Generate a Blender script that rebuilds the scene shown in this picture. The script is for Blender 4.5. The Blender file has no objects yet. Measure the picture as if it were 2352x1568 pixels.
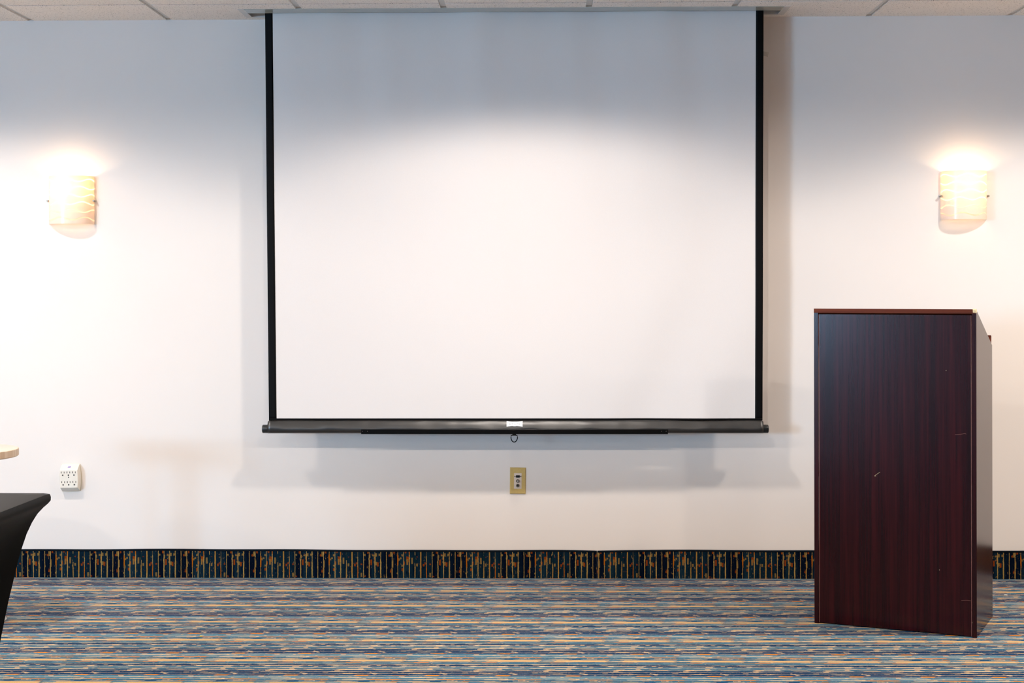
import bpy, bmesh, math, random
from mathutils import Vector, Matrix
random.seed(7)
SC = bpy.context.scene
COL = SC.collection
PI = math.pi

# ------------------------------------------------------------------ camera model (2352 x 1568 frame)
F = 3500.0
YAW = math.radians(1.15)
ROLL = math.radians(0.11)
CAM = Vector((0.0, -6.644, 1.264))
FW = Vector((-math.sin(YAW), math.cos(YAW), 0))
RT = Vector((math.cos(YAW), math.sin(YAW), 0))
UP = Vector((0, 0, 1))
HOR = 661.0

def ray(px, py):
    x, y = px - 1176.0, 784.0 - py
    c, s = math.cos(ROLL), math.sin(ROLL)
    x, y = x*c + y*s, -x*s + y*c
    return FW + RT*(x/F) + UP*((y - (784.0 - HOR))/F)

def at(px, py, X=None, Y=None, Z=None):
    d = ray(px, py)
    if Y is not None: t = (Y - CAM.y)/d.y
    elif Z is not None: t = (Z - CAM.z)/d.z
    else: t = (X - CAM.x)/d.x
    return CAM + d*t

# ------------------------------------------------------------------ colours and materials
def lin(r, g, b):
    f = lambda c: ((c/255)/12.92 if c/255 <= 0.04045 else ((c/255 + 0.055)/1.055)**2.4)
    return (f(r), f(g), f(b), 1.0)

class NT:
    def __init__(s, name):
        s.m = bpy.data.materials.new(name); s.m.use_nodes = True
        s.t = s.m.node_tree; s.t.nodes.clear()
        s.out = s.n('ShaderNodeOutputMaterial')
    def n(s, typ, **kw):
        nd = s.t.nodes.new(typ)
        for k, v in kw.items(): setattr(nd, k, v)
        return nd
    def l(s, a, b): s.t.links.new(a, b)
    def put(s, sock, v):
        if isinstance(v, (int, float, tuple, list)): sock.default_value = v
        else: s.l(v, sock)
    def math(s, op, a, b=0.0, c=None, clamp=False):
        nd = s.n('ShaderNodeMath', operation=op, use_clamp=clamp)
        s.put(nd.inputs[0], a); s.put(nd.inputs[1], b)
        if c is not None: s.put(nd.inputs[2], c)
        return nd.outputs[0]
    def mix(s, f, a, b, blend='MIX'):
        nd = s.n('ShaderNodeMix', data_type='RGBA', blend_type=blend)
        s.put(nd.inputs[0], f); s.put(nd.inputs[6], a); s.put(nd.inputs[7], b)
        return nd.outputs[2]
    def coords(s, kind='Object'):
        return s.n('ShaderNodeTexCoord').outputs[kind]
    def xyz(s, v):
        nd = s.n('ShaderNodeSeparateXYZ'); s.l(v, nd.inputs[0]); return nd.outputs
    def comb(s, x, y, z):
        nd = s.n('ShaderNodeCombineXYZ')
        for i, v in enumerate((x, y, z)): s.put(nd.inputs[i], v)
        return nd.outputs[0]
    def noise(s, v, scale, detail=2.0, rough=0.5, out=0):
        nd = s.n('ShaderNodeTexNoise'); s.l(v, nd.inputs['Vector'])
        nd.inputs['Scale'].default_value = scale; nd.inputs['Detail'].default_value = detail
        nd.inputs['Roughness'].default_value = rough
        return nd.outputs[out]
    def mapr(s, v, a, b, c=0.0, d=1.0, smooth=False):
        nd = s.n('ShaderNodeMapRange'); s.put(nd.inputs[0], v)
        if smooth: nd.interpolation_type = 'SMOOTHSTEP'
        for i, q in enumerate((a, b, c, d)): nd.inputs[i+1].default_value = q
        return nd.outputs[0]
    def ramp(s, v, stops, interp='LINEAR'):
        nd = s.n('ShaderNodeValToRGB'); s.put(nd.inputs[0], v)
        cr = nd.color_ramp; cr.interpolation = interp
        while len(cr.elements) > 1: cr.elements.remove(cr.elements[-1])
        cr.elements[0].position = stops[0][0]; cr.elements[0].color = stops[0][1]
        for p, c in stops[1:]:
            e = cr.elements.new(p); e.color = c
        return nd.outputs
    def bump(s, h, strength=0.3, dist=0.002):
        nd = s.n('ShaderNodeBump'); s.put(nd.inputs['Height'], h)
        nd.inputs['Strength'].default_value = strength; nd.inputs['Distance'].default_value = dist
        return nd.outputs[0]
    def bsdf(s, col, rough=0.5, metal=0.0, spec=0.5, normal=None, coat=0.0, coat_r=0.1, sheen=0.0, emit=None, estr=0.0):
        b = s.n('ShaderNodeBsdfPrincipled')
        s.put(b.inputs['Base Color'], col); s.put(b.inputs['Roughness'], rough)
        b.inputs['Metallic'].default_value = metal
        b.inputs['Specular IOR Level'].default_value = spec
        b.inputs['Coat Weight'].default_value = coat; b.inputs['Coat Roughness'].default_value = coat_r
        b.inputs['Sheen Weight'].default_value = sheen
        if normal is not None: s.l(normal, b.inputs['Normal'])
        if emit is not None:
            b.inputs['Emission Color'].default_value = emit; b.inputs['Emission Strength'].default_value = estr
        return b.outputs[0]
    def done(s, sh): s.l(sh, s.out.inputs[0]); return s.m

def plain(name, rgb, rough=0.5, metal=0.0, spec=0.5, var=0.04, scale=60, bump=0.0, **kw):
    m = NT(name); c = lin(*rgb); co = m.coords()
    nz = m.noise(co, scale, 3)
    f = m.mapr(nz, 0.3, 0.7, 1 - var, 1 + var)
    col = m.mix(1.0, c, m.comb(f, f, f), 'MULTIPLY')
    nrm = m.bump(nz, bump, 0.001) if bump else None
    return m.done(m.bsdf(col, rough, metal, spec, nrm, **kw))

def mat_wall(name='painted_wall', rgb=None):
    m = NT(name); co = m.coords()
    big = m.noise(co, 1.3, 2)
    fine = m.noise(co, 220, 2)
    f = m.mapr(big, 0.3, 0.7, 0.985, 1.01)
    col = m.mix(1.0, lin(*(rgb or WALL_RGB)), m.comb(f, f, f), 'MULTIPLY')
    return m.done(m.bsdf(col, 0.55, 0, 0.35, m.bump(fine, 0.12, 0.0006)))
WALL_RGB = (233, 225, 218)

def mat_tile():
    m = NT('mineral_fibre_tile'); co = m.coords()
    v = m.n('ShaderNodeTexVoronoi'); v.inputs['Scale'].default_value = 140; v.inputs['Randomness'].default_value = 1
    m.l(co, v.inputs['Vector'])
    nz = m.noise(co, 260, 3, 0.6)
    sel = m.noise(co, 90, 1)
    d = m.math('ADD', v.outputs['Distance'], m.math('MULTIPLY', m.math('SUBTRACT', nz, 0.5), 0.25))
    hole = m.math('MULTIPLY', m.math('LESS_THAN', d, 0.22), m.math('GREATER_THAN', sel, 0.46))
    f = m.mapr(nz, 0.3, 0.7, 0.9, 1.06)
    base = m.mix(1.0, lin(250, 244, 238), m.comb(f, f, f), 'MULTIPLY')
    col = m.mix(m.math('MULTIPLY', hole, 0.75), base, lin(60, 62, 66))
    return m.done(m.bsdf(col, 0.9, 0, 0.1, m.bump(m.math('SUBTRACT', nz, hole), 0.4, 0.002)))

# carpet: a woven repeat 0.2286 m along the stripes and 0.305 m across them, twelve thin threads per repeat
NAVY, DEEP = (20, 60, 98), (12, 44, 80)
SLATE, STEEL, PALE = (50, 92, 116), (66, 114, 138), (86, 132, 152)
CREAM, TAN, SAND = (214, 187, 150), (214, 172, 116), (196, 164, 124)
ORANGE, RUST, BROWN = (222, 136, 34), (186, 122, 50), (126, 112, 96)
# per thread: list of (u0, u1, colour, half width in mm) laid over a default thin dotted thread
ROWS = [
 [(0, .14, TAN, 8), (.18, .36, CREAM, 3.4), (.36, 1.0, TAN, 7.2)],
 [(.10, .30, BROWN, 3.2), (.30, .52, ORANGE, 2.0), (.70, .95, BROWN, 1.2)],
 [(.00, .26, CREAM, 2.2), (.30, .50, CREAM, 1.0), (.62, .88, CREAM, 1.5)],
 [(.12, .20, CREAM, 4.0), (.20, .62, CREAM, 2.4), (.62, .66, CREAM, 3.4)],
 [(.02, .20, CREAM, 2.2), (.38, .72, CREAM, 2.2), (.80, .92, CREAM, 1.4)],
 [(.22, .34, SAND, 5.4), (.34, .62, CREAM, 3.0), (.76, 1.0, SAND, 3.2)],
 [(.10, .34, CREAM, 1.8), (.40, .55, CREAM, 1.2)],
 [(.30, .50, SAND, 3.0), (.72, .80, CREAM, 2.6)],
 [(.02, .26, RUST, 1.6), (.52, .72, ORANGE, 3.6)],
 [(.16, .60, CREAM, 2.2), (.72, .92, CREAM, 1.2)],
 [(.00, .18, ORANGE, 2.4), (.38, .72, CREAM, 2.4), (.72, 1.0, ORANGE, 2.4)],
 [(.06, .16, RUST, 2.4), (.30, .52, SAND, 2.6), (.60, .76, NAVY, 3.2), (.84, .96, SAND, 1.8)],
]
BG = [(0, STEEL), (.06, SLATE), (.14, STEEL), (.20, SLATE), (.235, DEEP), (.31, NAVY), (.34, STEEL), (.45, SLATE),
      (.50, NAVY), (.54, DEEP), (.71, NAVY), (.735, STEEL), (.80, PALE), (.88, STEEL), (.95, SLATE), (1, STEEL)]

def mat_carpet(name, across, along, thin, dark, thread, off, per, sgn, wide, patch, cap):
    """across / along: world axis index of the direction across and along the stripes."""
    m = NT(name); geo = m.n('ShaderNodeNewGeometry').outputs['Position']
    s = m.xyz(geo)
    A, L = s[across], s[along]
    # wobble of the threads
    wob = m.noise(m.comb(m.math('MULTIPLY', L, 30.0), m.math('MULTIPLY', A, 40.0), 0.0), 1.0, 2)
    v = m.math('ADD', m.math('MULTIPLY', A, sgn/per), off[0])
    vw = m.math('ADD', v, m.math('MULTIPLY', m.math('SUBTRACT', wob, 0.5), 0.028 if wide > 2 else 0.009))
    vf = m.math('FRACT', vw)
    u = m.math('ADD', m.math('MULTIPLY', L, 1/0.230), off[1])
    # ragged ends: jitter per tuft row
    row = m.math('FLOOR', m.math('MULTIPLY', A, 420.0))
    wn = m.n('ShaderNodeTexWhiteNoise', noise_dimensions='1D'); m.l(row, wn.inputs['W'])
    uj = m.math('FRACT', m.math('ADD', u, m.math('MULTIPLY', m.math('SUBTRACT', wn.outputs[0], 0.5), 0.07)))
    # tuft noise
    tuft = m.noise(m.comb(m.math('MULTIPLY', L, 420.0), m.math('MULTIPLY', A, 300.0), 0.0), 1.0, 2, 0.6)
    seg = m.noise(m.comb(m.math('MULTIPLY', L, 110.0 if thin < 1.6 else 90.0), m.math('MULTIPLY', A, 200.0), 3.0), 1.0, 3, 0.6)
    dot = m.noise(m.comb(m.math('MULTIPLY', L, 330.0), m.math('MULTIPLY', A, 170.0), 5.0), 1.0, 1, 0.5)
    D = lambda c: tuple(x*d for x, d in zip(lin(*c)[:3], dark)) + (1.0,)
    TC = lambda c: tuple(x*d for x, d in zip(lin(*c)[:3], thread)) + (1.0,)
    col = m.ramp(vf, [(p, D(c)) for p, c in BG])[0]
    # background streaks of the other blues
    st = m.noise(m.comb(m.math('MULTIPLY', L, 14.0), m.math('MULTIPLY', A, 95.0), 7.0), 1.0, 3, 0.6)
    col = m.mix(m.mapr(st, 0.56, 0.64, 0, .85), col, D(SLATE))
    col = m.mix(m.mapr(st, 0.42, 0.34, 0, .85), col, D(DEEP))
    speck = m.noise(m.comb(m.math('MULTIPLY', L, 55.0), m.math('MULTIPLY', A, 230.0), 11.0), 1.0, 2, 0.5)
    col = m.mix(m.mapr(speck, 0.67, 0.70, 0, 0.8), col, TC(SAND))
    # patches of rust and tan yarn between the threads, repeating with the weave
    ua = m.math('MULTIPLY', u, 2*PI)
    cu_, su_ = m.math('MULTIPLY', m.math('COSINE', ua), 0.8), m.math('MULTIPLY', m.math('SINE', ua), 0.8)
    vq = m.math('FLOOR', m.math('MULTIPLY', vf, 42.0))
    pa = m.noise(m.comb(cu_, su_, m.math('MULTIPLY', vq, 0.45)), 1.0, 1, 0.5)
    pb = m.noise(m.comb(m.math('ADD', cu_, 9.0), su_, m.math('MULTIPLY', vq, 0.6)), 1.3, 1, 0.5)
    pa = m.math('ADD', pa, m.math('MULTIPLY', m.math('SUBTRACT', tuft, 0.5), 0.08))
    pb = m.math('ADD', pb, m.math('MULTIPLY', m.math('SUBTRACT', tuft, 0.5), 0.08))
    col = m.mix(m.mapr(pa, patch[0], patch[0] + .015, 0, 0.9), col, TC(patch[1]))
    col = m.mix(m.mapr(pb, patch[2], patch[2] + .015, 0, 0.8), col, TC(patch[3]))
    for k, segs in enumerate(ROWS):
        c0 = (k + 0.5)/12
        dist = m.math('MULTIPLY', m.math('ABSOLUTE', m.math('SUBTRACT', vf, c0)), per*1000)   # mm from the thread
        tn = 0.35 if (k in (3, 6, 7, 8) and wide > 2) else thin
        stops = []; p = 0.0; base = (CREAM, tn)
        for a, b, c, w in segs:
            if a > p + 1e-4: stops.append((p, base[0], base[1]))
            stops.append((a, c, min(cap, max(w*wide, thin)))); p = b
        if p < 0.999: stops.append((p, base[0], base[1]))
        o = m.ramp(uj, [(q, TC(c)[:3] + (w/14.0,)) for q, c, w in stops], 'CONSTANT')
        hw = m.math('MULTIPLY', o[1], 14.0)
        amt = 4.2 if wide > 2 else 0.9
        hw = m.math('ADD', hw, m.math('MULTIPLY', m.math('SUBTRACT', seg, 0.52), amt*2.6))
        hw = m.math('ADD', hw, m.math('MULTIPLY', m.math('SUBTRACT', dot, 0.5), 9.0 if wide > 2 else 1.5))
        f = m.mapr(m.math('SUBTRACT', hw, dist), -0.25, 0.35)
        col = m.mix(m.math('MULTIPLY', f, 0.93), col, o[0])
    g = m.mapr(tuft, 0.25, 0.75, 0.72, 1.16)
    col = m.mix(1.0, col, m.comb(g, g, g), 'MULTIPLY')
    return m.done(m.bsdf(col, 0.95, 0, 0.05, m.bump(tuft, 0.5, 0.003)))

def mat_wood(name, a, b, c, rough, coat, grain=1.0, axis=2, spec=0.5):
    m = NT(name); co = m.coords(); s = m.xyz(co)
    sc = [140.0*grain, 140.0*grain, 140.0*grain]; sc[axis] = 2.5
    v = m.comb(*[m.math('MULTIPLY', s[i], sc[i]) for i in range(3)])
    n1 = m.noise(v, 1.0, 4, 0.65)
    sb = [q*0.22 for q in sc]; sb[axis] = 0.9
    v2 = m.comb(*[m.math('MULTIPLY', s[i], sb[i]) for i in range(3)])
    n2 = m.noise(v2, 1.0, 2, 0.5)
    t = m.math('ADD', m.math('MULTIPLY', n1, 0.55), m.math('MULTIPLY', n2, 0.45))
    col = m.ramp(t, [(0.36, lin(*a)), (0.5, lin(*b)), (0.64, lin(*c))])[0]
    return m.done(m.bsdf(col, rough, 0, spec, m.bump(n1, 0.02, 0.0003), coat=coat, coat_r=rough))

def mat_shade():
    m = NT('etched_opal_glass'); co = m.coords(); s = m.xyz(co)
    th = m.math('ARCTAN2', s[0], m.math('MULTIPLY', s[1], -1.0))     # -pi/2 .. pi/2 round the front
    z = s[2]                                                          # 0 at mid height
    k = m.math('MULTIPLY', m.math('ADD', z, 0.099), 1/0.0333)         # six lines
    idx = m.math('FLOOR', k)
    par = m.math('MULTIPLY', m.math('MODULO', m.math('ADD', idx, 20.0), 2.0), PI)
    ph = m.math('ADD', m.math('ADD', m.math('MULTIPLY', th, 5.3), par), m.math('MULTIPLY', idx, 0.35))
    wv = m.math('MULTIPLY', m.math('SINE', ph), 0.0062)
    loc = m.math('ADD', m.math('MULTIPLY', m.math('SUBTRACT', m.math('FRACT', k), 0.5), 0.0333), wv)
    d = m.math('ABSOLUTE', loc)
    line = m.mapr(d, 0.0031, 0.0021)
    diff = m.n('ShaderNodeBsdfDiffuse'); m.put(diff.inputs[0], lin(253, 246, 240))
    tr = m.n('ShaderNodeBsdfTranslucent'); m.put(tr.inputs[0], lin(255, 232, 200))
    tl = m.n('ShaderNodeBsdfTranslucent'); m.put(tl.inputs[0], (1, 0.98, 0.92, 1))
    mx = m.n('ShaderNodeMixShader'); mx.inputs[0].default_value = 0.42
    m.l(diff.outputs[0], mx.inputs[1]); m.l(tr.outputs[0], mx.inputs[2])
    m2 = m.n('ShaderNodeMixShader'); m.l(line, m2.inputs[0]); m.l(mx.outputs[0], m2.inputs[1]); m.l(tl.outputs[0], m2.inputs[2])
    gl = m.n('ShaderNodeBsdfGlossy'); gl.inputs['Roughness'].default_value = 0.2
    fr = m.n('ShaderNodeFresnel'); fr.inputs[0].default_value = 1.5
    m3 = m.n('ShaderNodeMixShader'); m.l(m.math('MULTIPLY', fr.outputs[0], 0.4), m3.inputs[0]); m.l(m2.outputs[0], m3.inputs[1]); m.l(gl.outputs[0], m3.inputs[2])
    return m.done(m3.outputs[0])

def mat_emit(name, rgb, s):
    m = NT(name); e = m.n('ShaderNodeEmission'); e.inputs[0].default_value = rgb; e.inputs[1].default_value = s
    return m.done(e.outputs[0])

def mat_tape():
    m = NT('clear_tape'); t = m.n('ShaderNodeBsdfTransparent'); g = m.bsdf(lin(255, 250, 242), 0.4)
    mx = m.n('ShaderNodeMixShader'); mx.inputs[0].default_value = 0.45
    m.l(t.outputs[0], mx.inputs[1]); m.l(g, mx.inputs[2]); return m.done(mx.outputs[0])

_q = at(450, 1355.5, Z=0); _r = at(309.7, 1342.7, Z=0)
CARPET_OFF = (0.0417 + _q.y/0.2975, 0.62 - _r.x/0.230)
M = dict(
 wall=mat_wall(), wall_tan=mat_wall('unseen_warm_bounce_wall', (216, 192, 168)), wall_brown=mat_wall('unseen_low_bounce_wall', (128, 98, 88)), wall_grey=mat_wall('grey_painted_wall', (214, 212, 212)), tile=mat_tile(),  # tan and brown are made up for unseen walls, to steer bounced light
 grid=plain('white_painted_steel', (214, 212, 208), 0.35, var=0.02),
 plenum=plain('dark_gap', (60, 52, 44), 0.9),
 carpet=mat_carpet('striped_carpet', 1, 0, 1.3, (1, 1, 1), (1, 1, 1), CARPET_OFF, 0.2975, -1.0, 1.75, (0.66, SAND, 0.67, BROWN), 12.5),
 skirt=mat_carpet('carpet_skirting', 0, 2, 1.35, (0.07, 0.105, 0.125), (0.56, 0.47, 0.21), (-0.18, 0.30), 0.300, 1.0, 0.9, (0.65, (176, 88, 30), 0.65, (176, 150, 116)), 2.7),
 binding=plain('dark_binding', (9, 19, 27), 0.9, spec=0.1, var=0.1),
 metal_white=plain('white_enamel', (178, 182, 176), 0.12, spec=0.8, var=0.01),
 screen=plain('matte_white_vinyl', (226, 219, 214), 0.6, spec=0.25, var=0.01, scale=300),
 black=plain('matte_black_vinyl', (5, 5, 6), 0.6, spec=0.12, var=0.1),
 vinyl=plain('black_vinyl', (18, 16, 14), 0.39, spec=1.0, var=0.25, scale=25, bump=0.35),
 blackmetal=plain('black_enamel', (5, 5, 5), 0.35, spec=0.15, var=0.02),
 cap=plain('black_plastic', (30, 32, 32), 0.3, var=0.02),
 steel=plain('brushed_steel', (170, 165, 158), 0.25, 1.0),
 chrome=plain('dull_nickel', (150, 142, 128), 0.3, 1.0),
 label=plain('white_label', (238, 238, 238), 0.4),
 ink=plain('grey_ink', (120, 118, 122), 0.5),
 wood=mat_wood('dark_mahogany_laminate', (26, 2, 4), (38, 4, 7), (54, 8, 11), 0.2, 0.0, 1.0, 2, 0.24),
 woodedge=mat_wood('reddish_mahogany_edge', (66, 26, 14), (88, 36, 16), (104, 46, 22), 0.5, 0.0, 1.0, 0, 0.12),
 seam=plain('pale_edge_line', (150, 92, 78), 0.5, var=0.15, scale=20),
 chip=plain('bare_particleboard', (232, 208, 162), 0.9, var=0.25, scale=400, bump=0.5),
 paledge=mat_wood('pale_maple_laminate', (206, 176, 146), (216, 190, 162), (226, 204, 180), 0.5, 0.0, 2.0, 2),
 paletop=mat_wood('pale_maple_top', (204, 188, 172), (212, 198, 184), (220, 206, 192), 0.35, 0.0, 1.0, 0),
 spandex=plain('black_stretch_fabric', (7, 7, 6), 0.48, spec=0.13, var=0.1, scale=900, bump=0.05),
 ivory=plain('ivory_plastic', (232, 224, 210), 0.35, var=0.01),
 ivory2=plain('warm_ivory_plastic', (216, 204, 176), 0.4, var=0.01),
 ivoryunder=plain('grey_ivory_plastic', (196, 190, 172), 0.4, var=0.01),
 slot=plain('dark_socket_hole', (52, 44, 24), 0.7),
 hole=plain('black_hole', (10, 8, 6), 0.7),
 purple=plain('purple_print', (176, 150, 232), 0.5), yellow=plain('yellow_print', (206, 196, 60), 0.5),
 brass=plain('satin_brass_paint', (206, 178, 112), 0.32, 0.15, var=0.05, scale=120),
 insert=plain('off_white_insert', (222, 206, 192), 0.4, var=0.02),
 shade=mat_shade(), bulb=mat_emit('lamp_glow', (1.0, 0.72, 0.42, 1), 8.0),
 paper=plain('white_paper', (240, 240, 238), 0.8),
 tape=mat_tape(), can=plain('downlight_trim', (235, 235, 232), 0.4),
 frame=plain('window_frame_paint', (225, 225, 222), 0.4),
)

# ------------------------------------------------------------------ mesh helpers
def link(o, parent=None):
    COL.objects.link(o)
    if parent is not None: o.parent = parent
    return o

def obj(name, bm, mat, parent=None, smooth=False, loc=None, autosmooth=None):
    me = bpy.data.meshes.new(name)
    bmesh.ops.recalc_face_normals(bm, faces=bm.faces[:])
    bm.to_mesh(me); bm.free()
    mats = mat if isinstance(mat, (list, tuple)) else [mat]
    for q in mats: me.materials.append(M[q])
    if smooth or autosmooth:
        for p in me.polygons: p.use_smooth = True
    if autosmooth: me.set_sharp_from_angle(angle=math.radians(autosmooth))
    o = bpy.data.objects.new(name, me)
    if loc is not None: o.location = loc
    return link(o, parent)

def thing(name, label, cat, loc=(0, 0, 0), rz=0.0, group=None):
    o = bpy.data.objects.new(name, None); o.empty_display_size = 0.1
    o.location = loc; o.rotation_euler = (0, 0, rz)
    o['label'] = label; o['category'] = cat
    if group: o['group'] = group
    return link(o)

def tag(o, label, cat, group=None):
    o['label'] = label; o['category'] = cat
    if group: o['group'] = group
    return o

def struct(o): o['kind'] = 'structure'; return o

def box(bm, x0, x1, y0, y1, z0, z1, bev=0.0, seg=2, mi=0):
    r = bmesh.ops.create_cube(bm, size=1.0)
    vs = r['verts']
    for v in vs:
        v.co = Vector((x0 + (v.co.x + .5)*(x1 - x0), y0 + (v.co.y + .5)*(y1 - y0), z0 + (v.co.z + .5)*(z1 - z0)))
    fs = set(f for v in vs for f in v.link_faces)
    for f in fs: f.material_index = mi
    if bev > 0:
        es = list(set(e for v in vs for e in v.link_edges))
        bmesh.ops.bevel(bm, geom=es, offset=bev, segments=seg, profile=0.5, affect='EDGES')
    return bm

def prism(bm, pts, a0, a1, axis='x', mi=0):
    """extrude a closed 2D outline along an axis"""
    def P(p, a):
        return {'x': (a, p[0], p[1]), 'y': (p[0], a, p[1]), 'z': (p[0], p[1], a)}[axis]
    A = [bm.verts.new(P(p, a0)) for p in pts]; B = [bm.verts.new(P(p, a1)) for p in pts]
    n = len(pts)
    fs = [bm.faces.new((A[i], A[(i+1) % n], B[(i+1) % n], B[i])) for i in range(n)]
    fs += [bm.faces.new(A[::-1]), bm.faces.new(B)]
    for f in fs: f.material_index = mi
    return fs

def cyl(bm, p0, p1, r, n=24, r2=None, caps=True):
    p0, p1 = Vector(p0), Vector(p1); d = (p1 - p0)
    q = d.to_track_quat('Z', 'Y').to_matrix().to_4x4()
    r2 = r if r2 is None else r2
    a, b = [], []
    for i in range(n):
        t = 2*PI*i/n; e = Vector((math.cos(t), math.sin(t), 0))
        a.append(bm.verts.new(p0 + (q @ (e*r)))); b.append(bm.verts.new(p1 + (q @ (e*r2))))
    for i in range(n): bm.faces.new((a[i], a[(i+1) % n], b[(i+1) % n], b[i]))
    if caps: bm.faces.new(a[::-1]); bm.faces.new(b)

def lathe(bm, prof, n=48, cx=0, cy=0):
    rings = []
    for r, z in prof:
        if r < 1e-6: rings.append([bm.verts.new((cx, cy, z))])
        else: rings.append([bm.verts.new((cx + r*math.cos(2*PI*i/n), cy + r*math.sin(2*PI*i/n), z)) for i in range(n)])
    for A, B in zip(rings, rings[1:]):
        for i in range(n):
            j = (i+1) % n
            if len(A) == 1: bm.faces.new((A[0], B[i], B[j]))
            elif len(B) == 1: bm.faces.new((A[i], A[j], B[0]))
            else: bm.faces.new((A[i], A[j], B[j], B[i]))

def tube(bm, pts, r, n=10, closed=False):
    pts = [Vector(p) for p in pts]; N = len(pts); rings = []
    for i, p in enumerate(pts):
        a = pts[(i-1) % N] if (closed or i > 0) else p
        b = pts[(i+1) % N] if (closed or i < N-1) else p
        q = (b - a).to_track_quat('Z', 'Y')
        rings.append([bm.verts.new(p + q @ Vector((r*math.cos(2*PI*k/n), r*math.sin(2*PI*k/n), 0))) for k in range(n)])
    rng = range(N if closed else N-1)
    for i in rng:
        A, B = rings[i], rings[(i+1) % N]
        for k in range(n): bm.faces.new((A[k], A[(k+1) % n], B[(k+1) % n], B[k]))
    if not closed: bm.faces.new(rings[0][::-1]); bm.faces.new(rings[-1])

def dup(root, loc, rz, label):
    r = root.copy(); COL.objects.link(r); r.location = loc; r.rotation_euler = (0, 0, rz); r['label'] = label
    for ch in list(root.children):
        c = ch.copy(); COL.objects.link(c); c.parent = r
        for g in list(ch.children):
            d = g.copy(); COL.objects.link(d); d.parent = c
    return r

# ------------------------------------------------------------------ the room
XL, XR, YF, H = -8.9, 8.2, -12.0, 2.44
TH = 0.12
bm = bmesh.new(); box(bm, XL-TH, XR+TH, YF-TH, TH, -0.1, 0.0); struct(obj('floor', bm, 'carpet'))
bm = bmesh.new(); box(bm, XL-TH, XR+TH, 0, TH, 0, H+0.25); struct(obj('wall_back', bm, 'wall'))
bm = bmesh.new(); box(bm, XR, XR+TH, YF, 0, 0, H+0.25); struct(obj('wall_right', bm, 'wall_tan'))  # out of view; tan invented to warm the light bounced from the right
WZ0, WZ1 = 1.0, 2.3
WF = (-8.8, -7.95)            # window in the wall behind the camera, at its left end
WL = (-11.3, -9.3)             # window in the left wall, towards the rear
bm = bmesh.new()
box(bm, XL-TH, XL, WL[1], 0, 0, H+0.25); box(bm, XL-TH, XL, YF, WL[0], 0, H+0.25)
box(bm, XL-TH, XL, WL[0], WL[1], 0, WZ0); box(bm, XL-TH, XL, WL[0], WL[1], WZ1, H+0.25)
struct(obj('wall_left', bm, 'wall_grey'))
bm = bmesh.new()
box(bm, XL-TH, WF[0], YF-TH, YF, 0, H+0.25); box(bm, WF[1], XR+TH, YF-TH, YF, 0, H+0.25)
box(bm, WF[0], WF[1], YF-TH, YF, 0, WZ0); box(bm, WF[0], WF[1], YF-TH, YF, WZ1, H+0.25)
struct(obj('wall_front', bm, 'wall_brown'))  # out of view; dark brown put in to cut ambient light and lectern reflection
a, b = WF; y0, y1 = YF-.08, YF-.03; bm = bmesh.new()
box(bm, a, b, y0, y1, WZ0, WZ0+.05); box(bm, a, b, y0, y1, WZ1-.05, WZ1)
box(bm, a, a+.05, y0, y1, WZ0+.05, WZ1-.05); box(bm, b-.05, b, y0, y1, WZ0+.05, WZ1-.05)
struct(obj('window_1', bm, 'frame'))
a, b = WL; x0, x1 = XL-.08, XL-.03; bm = bmesh.new()
box(bm, x0, x1, a, b, WZ0, WZ0+.05); box(bm, x0, x1, a, b, WZ1-.05, WZ1)
box(bm, x0, x1, a, a+.05, WZ0+.05, WZ1-.05); box(bm, x0, x1, b-.05, b, WZ0+.05, WZ1-.05); box(bm, x0, x1, (a+b)/2-.03, (a+b)/2+.03, WZ0+.05, WZ1-.05)
struct(obj('window_2', bm, 'frame'))

# ceiling: drop-in tiles whose faces hang a little below the white grid
GX0 = at(384+7, 47.7, Z=H).x          # a main rail
GY0 = at(200, 12.0, Z=H).y             # the cross rail nearest the wall
T, G, DROP = 0.6096, 0.013, 0.007
gxs = sorted(GX0 + T*k for k in range(-25, 25) if XL < GX0 + T*k < XR)
gys = sorted(GY0 - T*k for k in range(0, 20) if YF < GY0 - T*k)
xs = [XL-0.02] + gxs + [XR+0.02]; ys = [YF-0.02] + gys + [0.02]
SLX0, SLX1 = at(545, 21, Z=H).x, at(1815, 16, Z=H).x      # opening for the screen
SLY1 = at(565, 40.5, Z=H).y; SLY0 = at(545, 21, Z=H).y
bm = bmesh.new()
def tile(x0, x1, y0, y1, up=0.0):
    if x1 - x0 < 0.004 or y1 - y0 < 0.004: return
    box(bm, x0, x1, y0, y1, H + up, H + 0.018 + up)
for i in range(len(xs)-1):
    for j in range(len(ys)-1):
        x0, x1 = xs[i] + (G if i else 0), xs[i+1] - (G if i < len(xs)-2 else 0)
        y0, y1 = ys[j] + (.009 if j else 0), ys[j+1] - (.009 if j < len(ys)-2 else 0)
        up = random.uniform(-0.0008, 0.0008)
        if j == len(ys)-2:
            a, b = max(x0, SLX0), min(x1, SLX1)
            if b <= a: tile(x0, x1, y0, y1, 0)
            else:
                tile(x0, x1, y0, SLY0, 0)
                tile(a, b, SLY1, y1, 0)
                if x0 < SLX0: tile(x0, SLX0, SLY0, y1, 0)
                if x1 > SLX1: tile(SLX1, x1, SLY0, y1, 0)
        else: tile(x0, x1, y0, y1, up)
ceil = struct(obj('ceiling', bm, 'tile'))
bm = bmesh.new()
for x in gxs:
    box(bm, x-.012, x+.012, YF, SLY0 if SLX0 < x < SLX1 else 0.0, H+DROP, H+DROP+.004)
    box(bm, x-.0015, x+.0015, YF, SLY0 if SLX0 < x < SLX1 else 0.0, H+DROP+.004, H+.04)
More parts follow.
